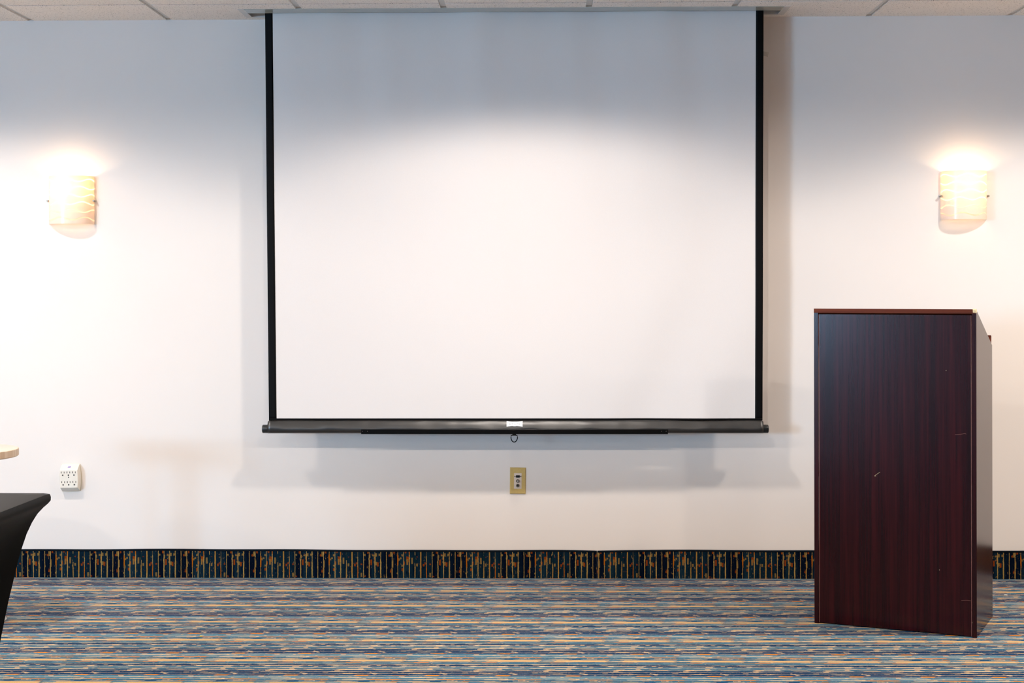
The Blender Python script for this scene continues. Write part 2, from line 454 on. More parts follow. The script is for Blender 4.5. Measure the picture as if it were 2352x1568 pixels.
for j, y in enumerate(gys):
    for i in range(len(xs)-1):
        xm = (xs[i] + xs[i+1])/2
        z = H + DROP + (0.012 if (j == len(gys)-1 and -0.3 < xm < 0.9) else 0)      # sagging tiles leave a dark gap here
        box(bm, xs[i]+.012, xs[i+1]-.012, y-.012, y+.012, z-.0005, z+.003)
obj('grid_rail', bm, 'grid', ceil)
bm = bmesh.new(); box(bm, XL-TH, XR+TH, YF-TH, TH, H+.25, H+.3); obj('deck', bm, 'plenum', ceil)

# carpet skirting in two lengths that meet at a seam
SEAM = at(1371, 1264, Y=0).x
def skirt(x0, x1, sag0, sag1, label):
    bm = bmesh.new(); N = max(2, int((x1-x0)/0.05)); top = []
    zt = lambda x: 0.119 + 0.0015*math.sin(x*3.1) + 0.0008*math.sin(x*11+1) - sag0*math.exp(-(x-x0)/.12) - sag1*math.exp(-(x1-x)/.12)
    prev = None
    for i in range(N+1):
        x = x0 + (x1-x0)*i/N; z = zt(x)
        cur = [bm.verts.new((x, -0.009, 0.0)), bm.verts.new((x, -0.009, z)), bm.verts.new((x, 0, z)), bm.verts.new((x, 0, 0))]
        if prev:
            for k in range(4): bm.faces.new((prev[k], prev[(k+1) % 4], cur[(k+1) % 4], cur[k]))
        else: bm.faces.new(cur)
        prev = cur
    bm.faces.new(prev[::-1])
    o = struct(obj('baseboard_back', bm, 'skirt')); o['label'] = label
    bm = bmesh.new()
    pts = [(x0 + (x1-x0)*i/N, -0.0065, zt(x0 + (x1-x0)*i/N)) for i in range(N+1)]
    tube(bm, pts, 0.0048, 8)
    obj('binding', bm, 'binding', o, smooth=True)
skirt(XL+.002, SEAM-.001, 0, .004, 'left length of striped carpet skirting along the back wall')
skirt(SEAM+.001, XR-.002, .004, 0, 'right length of striped carpet skirting along the back wall')

# ------------------------------------------------------------------ projection screen
SY = -0.150
root = thing('projection_screen', 'large white pull-down projection screen with black borders hanging from a ceiling slot', 'projection screen', (0, SY, 0))
def SP(px, py): p = at(px, py, Y=SY); return p
ZT = H + 0.03
LT, LB = SP(608, 30), SP(617.5, 966); RTp, RB = SP(1753.5, 26), SP(1751, 966)
lt_in, lb_in = SP(625.5, 30), SP(635, 961); rt_in, rb_in = SP(1736, 26), SP(1734, 960)
ZB = (lb_in.z + rb_in.z)/2           # bottom of the white
def edge(a, b, z): return a.x + (b.x - a.x)*(z - a.z)/(b.z - a.z)
xl = lambda z: edge(LT, LB, z); xr = lambda z: edge(RTp, RB, z)
xli = lambda z: edge(lt_in, lb_in, z); xri = lambda z: edge(rt_in, rb_in, z)
def wave(x, z):
    t = (z - ZB)/(ZT - ZB)
    w = 0.0016*math.sin(x*9.0 + 0.6) + 0.0011*math.sin(x*17.0 + 1.9 + t*1.2) + 0.0007*math.sin(x*31 + z*3)
    w *= (0.15 + 1.1*t*t)*1.8
    # long diagonal folds towards the lower right
    q = (x - 0.55) - (z - 1.0)*0.42
    w += 0.0070*math.exp(-((q-0.0)/0.10)**2)*max(0, 1 - t*1.3)
    w -= 0.0060*math.exp(-((q-0.26)/0.09)**2)*max(0, 1 - t*1.3)
    # short creases by the lower edge
    u = (x - 0.76) - (z - ZB)*0.7
    w += 0.0007*math.sin(u*230)*math.exp(-((x-0.78)/0.055)**2)*math.exp(-((z-ZB-0.02)/0.03)**2)
    return w
def sheet(name, x0f, x1f, z0, z1, nx, nz, off, mat, thick=0.0007):
    bm = bmesh.new(); V = []
    for j in range(nz+1):
        z = z0 + (z1-z0)*j/nz; row = []
        for i in range(nx+1):
            x = x0f(z) + (x1f(z)-x0f(z))*i/nx
            row.append((x, z))
        V.append(row)
    Fv = [[bm.verts.new((x, off + wave(x, z), z)) for x, z in r] for r in V]
    Bv = [[bm.verts.new((x, off + thick + wave(x, z), z)) for x, z in r] for r in V]
    for j in range(nz):
        for i in range(nx):
            bm.faces.new((Fv[j][i], Fv[j][i+1], Fv[j+1][i+1], Fv[j+1][i]))
            bm.faces.new((Bv[j][i+1], Bv[j][i], Bv[j+1][i], Bv[j+1][i+1]))
    for j in range(nz):
        bm.faces.new((Fv[j][0], Fv[j+1][0], Bv[j+1][0], Bv[j][0])); bm.faces.new((Fv[j+1][nx], Fv[j][nx], Bv[j][nx], Bv[j+1][nx]))
    for i in range(nx):
        bm.faces.new((Fv[0][i+1], Fv[0][i], Bv[0][i], Bv[0][i+1])); bm.faces.new((Fv[nz][i], Fv[nz][i+1], Bv[nz][i+1], Bv[nz][i]))
    return obj(name, bm, mat, root, smooth=True)
ZF = ZB - 0.009
sheet('screen_fabric', xl, xr, ZF, ZT, 420, 160, 0.0, 'screen')
sheet('side_border', xl, xli, ZF, ZT, 4, 90, -0.0008, 'black')['label'] = 'left black masking border'
sheet('side_border', xri, xr, ZF, ZT, 4, 90, -0.0008, 'black')['label'] = 'right black masking border'
sheet('bottom_border', xl, xr, ZF, ZB, 300, 2, -0.0009, 'black')
# slat pocket: black vinyl running down over the slat tube
s = 536.0
zc = SP(1180, 984.5).z
xa, xb = SP(615.5, 980).x, SP(1752.5, 980).x
bm = bmesh.new()
prof = [(-0.0012, ZF+.001), (-0.006, ZF-.004), (-0.013, ZF-.016), (-0.0185, zc+.006), (-0.0195, zc+.001), (-0.019, zc-.006), (-0.015, zc-.013), (-0.008, zc-.0185), (0.002, zc-.019), (0.012, zc-.014), (0.016, zc-.002), (0.013, zc+.012), (0.004, ZF-.006), (0.0006, ZF+.001)]
N = 160; rows = []
for i in range(N+1):
    x = xa + (xb-xa)*i/N
    j = 0.0009*math.sin(x*23) + 0.0007*math.sin(x*51+1) + random.uniform(-.0003, .0003)
    rows.append([bm.verts.new((x + (0.006 if i == 0 else -0.006 if i == N else 0)*(1 if k in (0, 13) else 0), y + (j if 1 <= k <= 3 else 0), z)) for k, (y, z) in enumerate(prof)])
for A, B in zip(rows, rows[1:]):
    n = len(A)
    for k in range(n): bm.faces.new((A[k], A[(k+1) % n], B[(k+1) % n], B[k]))
bm.faces.new(rows[0]); bm.faces.new(rows[-1][::-1])
obj('slat_pocket', bm, 'vinyl', root, smooth=True)
for side, (a, b) in enumerate(((603, 617), (1751, 1764.5))):
    p, q = SP(a, 984.5), SP(b, 984.5); bm = bmesh.new(); zz = zc
    pr = [(p.x, 0.0165), (p.x+.0015, .0178), (p.x+.003, .0182), (q.x-.001, .0182)] if side == 0 else [(p.x+.001, .0182), (q.x-.004, .0182), (q.x-.002, .0175), (q.x, .0155)]
    rings = [[bm.verts.new((x, -0.001 + r*math.cos(2*PI*k/28), zz + r*math.sin(2*PI*k/28))) for k in range(28)] for x, r in pr]
    for A, B in zip(rings, rings[1:]):
        for k in range(28): bm.faces.new((A[k], A[(k+1) % 28], B[(k+1) % 28], B[k]))
    bm.faces.new(rings[0]); bm.faces.new(rings[-1][::-1])
    obj('end_cap', bm, 'cap', root, autosmooth=40)
# handle bar fixed along the middle of the slat
p0, p1 = SP(830.5, 984), SP(1533, 995.5)
bm = bmesh.new(); zt_, zb_ = SP(1180, 984.8).z, SP(1180, 995.6).z
prism(bm, [(-.0215, zb_), (-.0215, zt_-.0015), (-.0205, zt_), (-.0165, zt_+.0008), (-.0145, zt_-.001), (-.0145, zb_-.0002)], p0.x, p1.x, 'x')
hb = obj('handle_bar', bm, 'blackmetal', root)
for px in (834, 845, 1518, 1529):
    c = SP(px, 989); bm = bmesh.new(); cyl(bm, (c.x, -.0226, c.z), (c.x, -.0214, c.z), .0016, 12)
    obj('screw', bm, 'steel', hb)
c = SP(1181, 995); bm = bmesh.new()
prism(bm, [(-.007, zb_+.003), (.007, zb_+.003), (.0085, zb_-.0045), (-.0085, zb_-.0045)], -.0225, -.0205, 'y')
for v in bm.verts: v.co.x += c.x
box(bm, c.x-.0055, c.x+.0055, -.024, -.0205, zb_-.0055, zb_-.0035)
pr_ = obj('pull_ring', bm, 'blackmetal', root)
bm = bmesh.new(); pts = []
W = .0138; zt2 = zb_ - .0045
for k in range(0, 13): t = PI*k/12; pts.append((c.x + W*math.cos(PI + t) if False else c.x - W*math.cos(t), -.0222, zt2 - .009 - .0215*math.sin(t)*0.93))
pts += [(c.x + W, -.0222, zt2 - .004), (c.x + W*.8, -.0222, zt2 - .0005), (c.x, -.0222, zt2+.0003), (c.x - W*.8, -.0222, zt2 - .0005), (c.x - W, -.0222, zt2 - .004)]
tube(bm, pts, .0021, 8, closed=True)
obj('ring_loop', bm, 'blackmetal', pr_, smooth=True)
# maker's plate with waisted top and bottom
a, b = SP(1163.5, 966.2), SP(1200.2, 978.6); cx, cz = (a.x+b.x)/2, (a.z+b.z)/2; w, h = (b.x-a.x)/2, (a.z-b.z)/2
def pocket_y(z):
    for (y0, z0), (y1, z1) in zip(prof, prof[1:6]):
        if z1 <= z <= z0: return y0 + (y1-y0)*(z0-z)/(z0-z1)
    return -0.018
bm = bmesh.new(); n = 16; F1, F2 = [], []
for i in range(n+1):
    u = -1 + 2*i/n; pinch = 0.14*(1-u*u)*h*2
    zt3, zb3 = cz + h - pinch, cz - h + pinch*0.8 - (0.0009 if abs(u) < .13 else 0)
    F1.append([bm.verts.new((cx+u*w, pocket_y(z)-.0036, z)) for z in (zt3, (zt3+zb3)/2, zb3)])
    F2.append([bm.verts.new((cx+u*w, pocket_y(z)-.0005, z)) for z in (zt3, (zt3+zb3)/2, zb3)])
for i in range(n):
    for k in range(2):
        bm.faces.new((F1[i][k], F1[i+1][k], F1[i+1][k+1], F1[i][k+1])); bm.faces.new((F2[i][k+1], F2[i+1][k+1], F2[i+1][k], F2[i][k]))
    bm.faces.new((F1[i+1][0], F1[i][0], F2[i][0], F2[i+1][0])); bm.faces.new((F1[i][2], F1[i+1][2], F2[i+1][2], F2[i][2]))
for i in (0, n):
    for k in range(2): bm.faces.new((F1[i][k], F1[i][k+1], F2[i][k+1], F2[i][k]) if i == 0 else (F1[i][k+1], F1[i][k], F2[i][k], F2[i][k+1]))
plate = obj('maker_plate', bm, 'label', root)
slope = math.atan2(0.0126, 0.0135)
cu = bpy.data.curves.new('lettering', 'FONT'); cu.body = 'DA-LITE'; cu.size = 0.0098; cu.align_x = 'CENTER'; cu.align_y = 'CENTER'; cu.extrude = 0.0002; cu.space_character = 1.35
tmp = bpy.data.objects.new('lettering', cu); COL.objects.link(tmp)
dg = bpy.context.evaluated_depsgraph_get(); dg.update()
me = bpy.data.meshes.new_from_object(tmp.evaluated_get(dg)); bpy.data.objects.remove(tmp)
me.materials.clear(); me.materials.append(M['ink'])
for v in me.vertices:
    x, z = v.co.x, v.co.y*1.0; zz = cz + z
    v.co = Vector((cx + x, pocket_y(zz) - .0039 - v.co.z, zz))
lt = link(bpy.data.objects.new('lettering', me), plate)
for k, zz in ((0, cz + h*.62), (1, cz - h*.62)):
    bm = bmesh.new(); sgn = -1 if k == 0 else 1
    pts = [(cx + w*u*.97, pocket_y(zz + sgn*.0012*(1-u*u)) - .0037, zz + sgn*.0012*(1-u*u)) for u in [i/8-1 for i in range(17)]]
    tube(bm, pts, .00028, 5); obj('printed_line', bm, 'ink', plate)
# housing tucked up in the ceiling, with its lip and flange
bm = bmesh.new(); y0, y1 = SLY0 - SY, SLY1 - SY
fz = H - 0.0012
lipb = -0.004                                  # lip runs from the front of the slot up to the fabric
xi0, xi1 = SLX0 + .026, SLX1 - .028
box(bm, SLX0, SLX1, y1 - .018, y1, fz, fz+.002)                 # rear flange
box(bm, SLX0, xi0, y0, y1 - .018, fz, fz+.002); box(bm, xi1, SLX1, y0, y1 - .018, fz, fz+.002)
obj('trim_flange', bm, 'grid', root)
bm = bmesh.new(); box(bm, xi0, xi1, y0, lipb - .004, fz - .0004, fz+.002, 0.0006)
obj('housing_lip', bm, 'metal_white', root)
bm = bmesh.new()
box(bm, xi0-.004, xi1+.004, y1-.020, y1-.018, fz+.002, H+.13)
box(bm, xi0-.004, xi1+.004, y0, y0+.002, fz+.002, H+.13)
box(bm, xi0-.006, xi0-.004, y0, y1-.018, fz+.002, H+.13); box(bm, xi1+.004, xi1+.006, y0, y1-.018, fz+.002, H+.13)
box(bm, xi0-.006, xi1+.006, y0, y1-.018, H+.13, H+.132)
obj('housing', bm, 'grid', root)
bm = bmesh.new(); cyl(bm, (xi0-.004, .012, H+.06), (xi1+.004, .012, H+.06), .032, 32)
obj('roller', bm, 'screen', root, autosmooth=40)

# ------------------------------------------------------------------ wall sconces
def make_sconce(label):
    t = thing('wall_sconce', label, 'wall lamp', (0, 0, 0), 0, 'pair of wall sconces')
    R, D, Hh = 0.098, 0.088, 0.105
    bm = bmesh.new(); n, nz = 56, 8; sh = [[], []]
    for k, th in enumerate((0.0, 0.004)):
        for j in range(nz+1):
            z = -Hh + 2*Hh*j/nz
            sh[k].append([bm.verts.new((((R-th)*math.sin(a)), -(0.0015 + (D-th)*math.cos(a)), z)) for a in [(-90 + 180*i/n)*PI/180 for i in range(n+1)]])
    O, I = sh
    for j in range(nz):
        for i in range(n):
            bm.faces.new((O[j][i], O[j][i+1], O[j+1][i+1], O[j+1][i])); bm.faces.new((I[j][i+1], I[j][i], I[j+1][i], I[j+1][i+1]))
    for i in range(n):
        bm.faces.new((O[0][i+1], O[0][i], I[0][i], I[0][i+1])); bm.faces.new((O[nz][i], O[nz][i+1], I[nz][i+1], I[nz][i]))
    for j in range(nz):
        bm.faces.new((O[j][0], O[j+1][0], I[j+1][0], I[j][0])); bm.faces.new((O[j+1][n], O[j][n], I[j][n], I[j+1][n]))
    obj('glass_shade', bm, 'shade', t, autosmooth=60)
    bm = bmesh.new(); box(bm, -.055, .055, -.010, 0, -.06, .05, .003); box(bm, -.1055, .1055, -.006, -.001, -.008, .002, .001)
    obj('back_plate', bm, 'grid', t)
    for sx in (-1, 1):
        bm = bmesh.new(); cyl(bm, (sx*.1035, -.002, -.003), (sx*.1035, -.020, -.003), .0022, 12)
        cyl(bm, (sx*.101, -.022, -.003), (sx*.101, -.030, -.003), .0052, 16, .0042)
        cyl(bm, (sx*.1035, -.020, -.003), (sx*.1015, -.024, -.003), .0035, 12)
        obj('clip_screw', bm, 'chrome', t, smooth=False)
    bm = bmesh.new(); lathe(bm, [(0, -.035), (.010, -.034), (.012, -.012), (.017, .004), (.019, .018), (.015, .032), (.006, .040), (0, .041)], 24, 0, -.048)
    obj('bulb', bm, 'bulb', t, smooth=True)
    return t
def sconce_light(loc):
    l = bpy.data.lights.new('sconce_glow', 'POINT'); l.energy = SCONCE_W; l.color = (1, 0.72, 0.44); l.shadow_soft_size = 0.02
    o = bpy.data.objects.new('sconce_glow', l); o.location = loc; COL.objects.link(o)
SCONCE_W = 0.9
pl = at(161, 459.5, Y=-0.03); pr = at(2216.5, 448.5, Y=-0.03)
s1 = make_sconce('left wall sconce of curved white glass etched with wavy lines, glowing above the outlet tap')
s1.location = (pl.x, 0, pl.z)
dup(s1, (pr.x, 0, pr.z), 0, 'right wall sconce of curved white glass etched with wavy lines, glowing above the lectern')
for p in (pl, pr): sconce_light((p.x, -0.05, p.z + 0.066))

# ------------------------------------------------------------------ lectern
FL = at(1868, 1436, Z=0); FR = at(2243.5, 1465, Z=0); BR = at(2282.5, 1421, Z=0)
ang = math.atan2(FR.y - FL.y, FR.x - FL.x)
ang = math.radians(-24.3)
Wd, Dp = 0.592, 0.392
le = thing('lectern', 'dark mahogany wood lectern with sloped top and a chipped corner standing on the carpet', 'lectern', (FR.x, FR.y, 0), ang)
# local frame: x to the right along the front, y towards the wall, origin at the front right corner
HF, HB = 1.184, 1.184 - 0.142
sl = (HF-HB)/Dp; tk = 0.0155; st = 0.016
def side(x0, x1, label):
    bm = bmesh.new(); prism(bm, [(0, 0.0), (Dp, 0.0), (Dp, HB-.0006), (0.0, HF-.0006)] if x1 == 0 else [(0, 0.0), (Dp, 0.0), (Dp, HB-tk), (0.0, HF-tk)], x0, x1, 'x')
    for f in bm.faces: pass
    bmesh.ops.bevel(bm, geom=bm.edges[:], offset=.0006, segments=1, affect='EDGES')
    o = obj('side_panel', bm, 'wood', le); o['label'] = label
side(-Wd, -Wd+st, 'left side panel'); side(-st, 0, 'right side panel')
bm = bmesh.new(); box(bm, -Wd+st+.0026, -st-.0022, .0035, .018, 0.004, HF-tk-.006); obj('front_panel', bm, 'wood', le)
for x0, x1, mt, lb in ((-Wd+st+.0016, -Wd+st+.0029, 'seam', 'pale line down the left edge of the front panel'), (-st-.0032, -st-.0020, 'seam', 'copper line down the right edge of the front panel')):
    bm = bmesh.new(); box(bm, x0, x1, .0028, .012, 0.004, HF-tk-.007); o = obj('edge_line', bm, mt, le); o['label'] = lb
# sloping top board
al = math.atan(sl); ca, sa = math.cos(al), math.sin(al)
Lb = Dp/ca
bm = bmesh.new()
q = [(0 - .001, HF), (Dp, HB + .0), (Dp - tk*sa, HB - tk*ca), (-.001 - tk*sa*0, HF - tk)]
prism(bm, q, -Wd, -0.0009, 'x')
box(bm, -.0009, 0, -.001, -.0002, HF-tk, HF)
cl = [v for v in bm.verts]
obj('top_board', bm, 'woodedge', le)
# broken corner showing bare board
bm = bmesh.new(); box(bm, -.0135, .0006, -.0022, .012, HF-.0135, HF+.0006, .002, 1)
for v in bm.verts: v.co += Vector((random.uniform(-.0012, .0012), random.uniform(-.0008, .0008), random.uniform(-.0012, .0008)))
o = obj('chipped_corner', bm, 'chip', le); o['label'] = 'pale bare corner where the edge has broken off'
# ledge that stops the papers, at the low end
bm = bmesh.new()
y0 = Dp - .020; z0 = HB + sl*.020
prism(bm, [(y0, z0-.002), (y0 + .030*sa, z0 + .032*ca), (y0 + .030*sa + .015*ca, z0 + .032*ca - .015*sa), (Dp + .001, HB - .004)], -Wd+.002, -.003, 'x')
obj('book_stop', bm, 'woodedge', le)
bm = bmesh.new(); box(bm, -Wd+st, -st, .03, Dp-.01, .55, .566); obj('shelf', bm, 'wood', le)
bm = bmesh.new(); box(bm, -Wd+st, -st, .02, Dp-.01, .03, .046); obj('bottom_shelf', bm, 'wood', le)
# scratches, placed on the front panel
def on_front(px, py, off=.0033):
    # intersect with the front plane (local y = off)
    n = Vector((-math.sin(ang), math.cos(ang), 0)); o = Vector((FR.x, FR.y, 0)) + n*off
    d = ray(px, py); t = (o - CAM).dot(n)/d.dot(n); P = CAM + d*t - Vector((FR.x, FR.y, 0))
    return Vector((P.x*math.cos(-ang) - P.y*math.sin(-ang), off, P.z))
for pts in ([(2008, 1093), (2013, 1089), (2021, 1084)], [(2008, 1092.5), (2012, 1093)], [(2193, 998), (2206, 997), (2217, 995), (2219, 997)],
            [(2172, 851), (2173.5, 850)], [(2208, 1378.5), (2220, 1378), (2229, 1379)], [(1877.6, 1399), (1877.6, 1402)], [(2232, 1428), (2233.5, 1431)], [(2157, 1308), (2158, 1309)]):
    P = [on_front(*p) for p in pts]; bm = bmesh.new()
    tube(bm, P, (.0007 if len(pts) == 2 else .0004), 5)
    obj('scratch', bm, 'chip' if pts[0][0] not in (2208, 2193) else 'seam', le)

# ------------------------------------------------------------------ six-way outlet tap
c = at(160, 1098, Y=-0.02)
ot = thing('outlet_tap', 'ivory six-way plug-in outlet tap on the wall below the left sconce', 'outlet', (c.x, 0, c.z)); ot.rotation_euler = (0, math.radians(-1.0), 0)
bm = bmesh.new(); hw, hh = .0445, .061
def slab(bm, prof):   # prof: list of (y, half width, z bottom, z top, bulge)
    rings = []
    for y, w_, zb0, zt0, bl in prof:
        r = []
        for i in range(9): u = -1 + i/4; r.append((w_*u, zb0 - bl*.4*(1-u*u)))
        for i in range(1, 9): u = -1 + i/4; r.append((w_ + bl*(1-u*u), zb0 + (zt0-zb0)*(u+1)/2))
        for i in range(1, 9): u = 1 - i/4; r.append((w_*u, zt0 + bl*.4*(1-u*u)))
        for i in range(1, 8): u = 1 - i/4; r.append((-w_ - bl*(1-u*u), zb0 + (zt0-zb0)*(u+1)/2))
        rings.append([bm.verts.new((x, y, z)) for x, z in r])
    for A, B in zip(rings, rings[1:]):
        n = len(A)
        for k in range(n): bm.faces.new((A[k], A[(k+1) % n], B[(k+1) % n], B[k]))
    bm.faces.new(rings[0][::-1]); bm.faces.new(rings[-1])
slab(bm, [(-.0005, .0405, -.0580, .0602, .006), (-.0035, .0405, -.0580, .0602, .006)])
obj('wall_base', bm, 'ivory2', ot)
bm = bmesh.new(); slab(bm, [(-.0035, .0395, -.057, .0600, .0055), (-.034, .0385, -.040, .0375, .002), (-.0352, .0370, -.0388, .0360, .0015)])
obj('body', bm, 'ivory', ot, autosmooth=25)
for r_, zz in ((0, .0195), (1, -.0225)):
    for cc in (-1, 0, 1):
        x = cc*.0247 - .0005 + r_*.001; bm = bmesh.new()
        box(bm, x-.0080, x-.0055, -.0358, -.034, zz+.004, zz+.0120); box(bm, x+.0045, x+.0068, -.0358, -.034, zz+.004, zz+.0115)
        so = obj('socket', bm, 'slot', ot)
        bm = bmesh.new(); cyl(bm, (x-.0008, -.0359, zz-.004), (x-.0008, -.034, zz-.004), .0030, 14); obj('earth_hole', bm, 'hole', so)
bm = bmesh.new(); cyl(bm, (0, -.0357, .0062), (0, -.034, .0062), .0024, 12); obj('indicator_light', bm, 'slot', ot)
def toppt(x, t): return Vector((x, -.034 + t*.0305 - .0009, .0375 + t*.0225 + .0009))
bm = bmesh.new()
bm.faces.new([bm.verts.new(toppt(x, t)) for x, t in ((-.009, .38), (.005, .38), (.0055, .62), (-.005, .62))]); bm.faces.ensure_lookup_table()
bmesh.ops.solidify(bm, geom=bm.faces[:], thickness=.0004); st_ = obj('printed_mark', bm, 'purple', ot)
bm = bmesh.new(); bm.faces.new([bm.verts.new(toppt(x, t)) for x, t in ((.001, .63), (.0058, .63), (.0062, .78), (.002, .78))])
bmesh.ops.solidify(bm, geom=bm.faces[:], thickness=.0004); obj('yellow_mark', bm, 'yellow', st_)

# ------------------------------------------------------------------ audio video wall plate
c = at(1189.2, 1103.5, Y=0)
ap = thing('wall_plate', 'brass coloured wall plate with video and audio jacks under the projection screen', 'wall socket', (c.x, 0, c.z)); ap.rotation_euler = (0, math.radians(0.7), 0)
bm = bmesh.new(); w_, h_ = .0346, .0575
prism(bm, [(-w_, -h_), (w_, -h_), (w_, h_), (-w_, h_)], 0, -.0022, 'y')
bm.faces.ensure_lookup_table()
top = [v for v in bm.verts if v.co.y < -.001]
A = top; B = [bm.verts.new((v.co.x*(1-.0035/w_), -.0060, v.co.z*(1-.0035/h_))) for v in top]
for f in [f for f in bm.faces if all(v in top for v in f.verts)]: bm.faces.remove(f)
order = sorted(range(4), key=lambda i: math.atan2(A[i].co.z, A[i].co.x)); n = 4
for k in range(4):
    i, j = order[k], order[(k+1) % 4]; bm.faces.new((A[i], A[j], B[j], B[i]))
bm.faces.new([B[i] for i in order])
obj('plate', bm, 'brass', ap)
bm = bmesh.new(); box(bm, -.0165, .0165, -.0072, -.005, -.0342, .0335, .0004, 1); ins = obj('jack_insert', bm, 'insert', ap)
bm = bmesh.new(); z = .0195
prism(bm, [(-.0085, z-.0036), (-.0068, z-.0048), (.0068, z-.0048), (.0085, z-.0036), (.0085, z+.0036), (.0072, z+.0048), (-.0072, z+.0048), (-.0085, z+.0036)], -.0068, -.0098, 'y')
obj('video_port', bm, 'hole', ins)
for sx in (-1, 1):
    bm = bmesh.new(); cyl(bm, (sx*.0130, -.0068, z), (sx*.0130, -.0096, z), .0024, 6); obj('standoff', bm, 'cap', ins)
for z in (.0000, -.0200):
    bm = bmesh.new(); cyl(bm, (0, -.0068, z), (0, -.0100, z), .0072, 24); cyl(bm, (0, -.0100, z), (0, -.0160, z), .0056, 20, caps=False); cyl(bm, (0, -.0160, z), (0, -.0100, z), .0042, 20, caps=False)
    j = obj('audio_jack', bm, 'chrome', ins, autosmooth=40)
    bm = bmesh.new(); cyl(bm, (0, -.0099, z), (0, -.0125, z), .0026, 14); obj('jack_centre', bm, 'label' if z == 0 else 'hole', j)
for z in (.0480, -.0485):
    bm = bmesh.new(); cyl(bm, (0, -.0056, z), (0, -.0070, z), .0029, 14); box(bm, -.0024, .0024, -.0074, -.0069, z-.0004, z+.0004); obj('screw', bm, 'brass', ap)

# ------------------------------------------------------------------ table under a black stretch cover
TT = 0.75
cr = at(114, 1132.5, Z=TT)
ta = math.radians(-1.5)                       # turned slightly to the room
tb = thing('covered_table', 'rectangular table under a tight black stretch cover at the left edge of the room', 'table', (cr.x, cr.y, 0), ta)
LX, LY = 1.83, 0.76                          # runs to the left and towards the camera from this corner
gin = [(0, 0), (.004, -.001), (.010, -.0022), (.018, -.0018), (.025, .003), (.034, .012), (.048, .023), (.068, .033), (.095, .043), (.129, .052), (.16, .059), (.193, .065), (.258, .077), (.322, .087), (.408, .100), (.50, .110), (.60, .119), (.72, .127), (.75, .128)]
def corner_pts(e, drop):
    return [(-LX+e, -LY+e), (-e, -LY+e), (-e, -e), (-LX+e, -e)]
bm = bmesh.new(); rings = []; NS = 26
for drop, e in gin:
    C4 = corner_pts(e, drop); r = []
    bow = 0.0 if drop < .03 else 0.085*math.sin(min(1, (drop-.03)/.72)*PI)**0.8
    for k in range(4):
        a = Vector(C4[k] + (0,)); b = Vector(C4[(k+1) % 4] + (0,)); d = (b-a); nn = Vector((-d.y, d.x, 0)).normalized(); L_ = d.length
        for i in range(NS):
            s_ = i/NS; s2 = s_
            off = bow*(1-(2*s_-1)**4)*(1 if L_ < 1.2 else 1.3) if drop > .03 else -0.0
            p = a + d*s2 + nn*off
            # hem lifts between the feet
            lift = 0.0
            if drop > .5: lift = .10*(1-(2*s_-1)**2)*(drop-.5)/.25
            sag = 0.0018 if (drop < .001 and i == 0) else 0.0
            r.append(bm.verts.new((p.x, p.y, TT - drop + lift - sag)))
    rings.append(r)
for A, B in zip(rings, rings[1:]):
    n = len(A)
    for k in range(n): bm.faces.new((A[k], A[(k+1) % n], B[(k+1) % n], B[k]))
# top surface as a grid that joins the rim
inner = []
n = len(rings[0]); cxm, cym = -LX/2, -LY/2
prevr = rings[0]
for sc_ in (.985, .93, .8, .5, .2):
    cur = [bm.verts.new((cxm + (v.co.x-cxm)*sc_, cym + (v.co.y-cym)*sc_, TT + (.0012 if sc_ > .9 else .0008))) for v in rings[0]]
    for k in range(n): bm.faces.new((prevr[(k+1) % n], prevr[k], cur[k], cur[(k+1) % n]))
    prevr = cur
bm.faces.new(prevr[::-1])
obj('stretch_cover', bm, 'spandex', tb, autosmooth=32)
for x, y in corner_pts(.15, 0):
    bm = bmesh.new(); cyl(bm, (x, y, 0), (x, y, .03), .02, 20, .017); obj('foot', bm, 'cap', tb, autosmooth=40)

# ------------------------------------------------------------------ small round table with a pale top
RH, RR = 0.655, 0.212
pc = at(36, 1031.5, Z=RH)                    # right-most point of the rim
rt = thing('round_side_table', 'small round side table with a pale maple top behind the black covered table', 'side table', (pc.x - RR, pc.y, 0))
bm = bmesh.new(); lathe(bm, [(0, RH), (RR-.004, RH), (RR-.0005, RH-.0012), (RR, RH-.004), (RR, RH-.026), (RR-.003, RH-.029), (0, RH-.029)], 96)
for f in bm.faces:
    nz_ = abs(f.calc_center_median().z - RH)
    f.material_index = 0 if nz_ < .0006 else 1
obj('tabletop', bm, ['paletop', 'paledge'], rt, autosmooth=35)
bm = bmesh.new(); cyl(bm, (0, 0, .018), (0, 0, RH-.029), .022, 28); obj('pedestal', bm, 'steel', rt, autosmooth=40)
bm = bmesh.new(); lathe(bm, [(0, 0), (.165, 0), (.168, .004), (.160, .010), (.03, .022), (0, .022)], 64); obj('base', bm, 'steel', rt, autosmooth=40)

# ------------------------------------------------------------------ small odds and ends
a, b, c_, d_ = [at(px, py, Y=-.0006) for px, py in ((1748, 117), (1765.5, 120.5), (1763.5, 131), (1748, 126))]
bm = bmesh.new(); bm.faces.new([bm.verts.new(v) for v in (a, d_, c_, b)]); bmesh.ops.solidify(bm, geom=bm.faces[:], thickness=.0004)
tag(obj('tape_piece', bm, 'tape'), 'scrap of clear tape on the wall beside the upper right of the screen', 'tape')
p = at(2310, 1367, Z=0)
bm = bmesh.new(); box(bm, -.0065, .0065, -.003, .003, .0005, .0035, .0008, 1)
for v in bm.verts: v.co.z += .25*(v.co.x+.0065)*.3
o = tag(obj('paper_scrap', bm, 'paper'), 'tiny white scrap of paper on the carpet right of the lectern', 'litter'); o.location = (p.x, p.y, 0); o.rotation_euler = (0, 0, -.9)
p = at(461, 1461.5, Z=0)
bm = bmesh.new(); box(bm, -.0035, .0035, -.0035, .0035, .0004, .0028, .0006, 1)
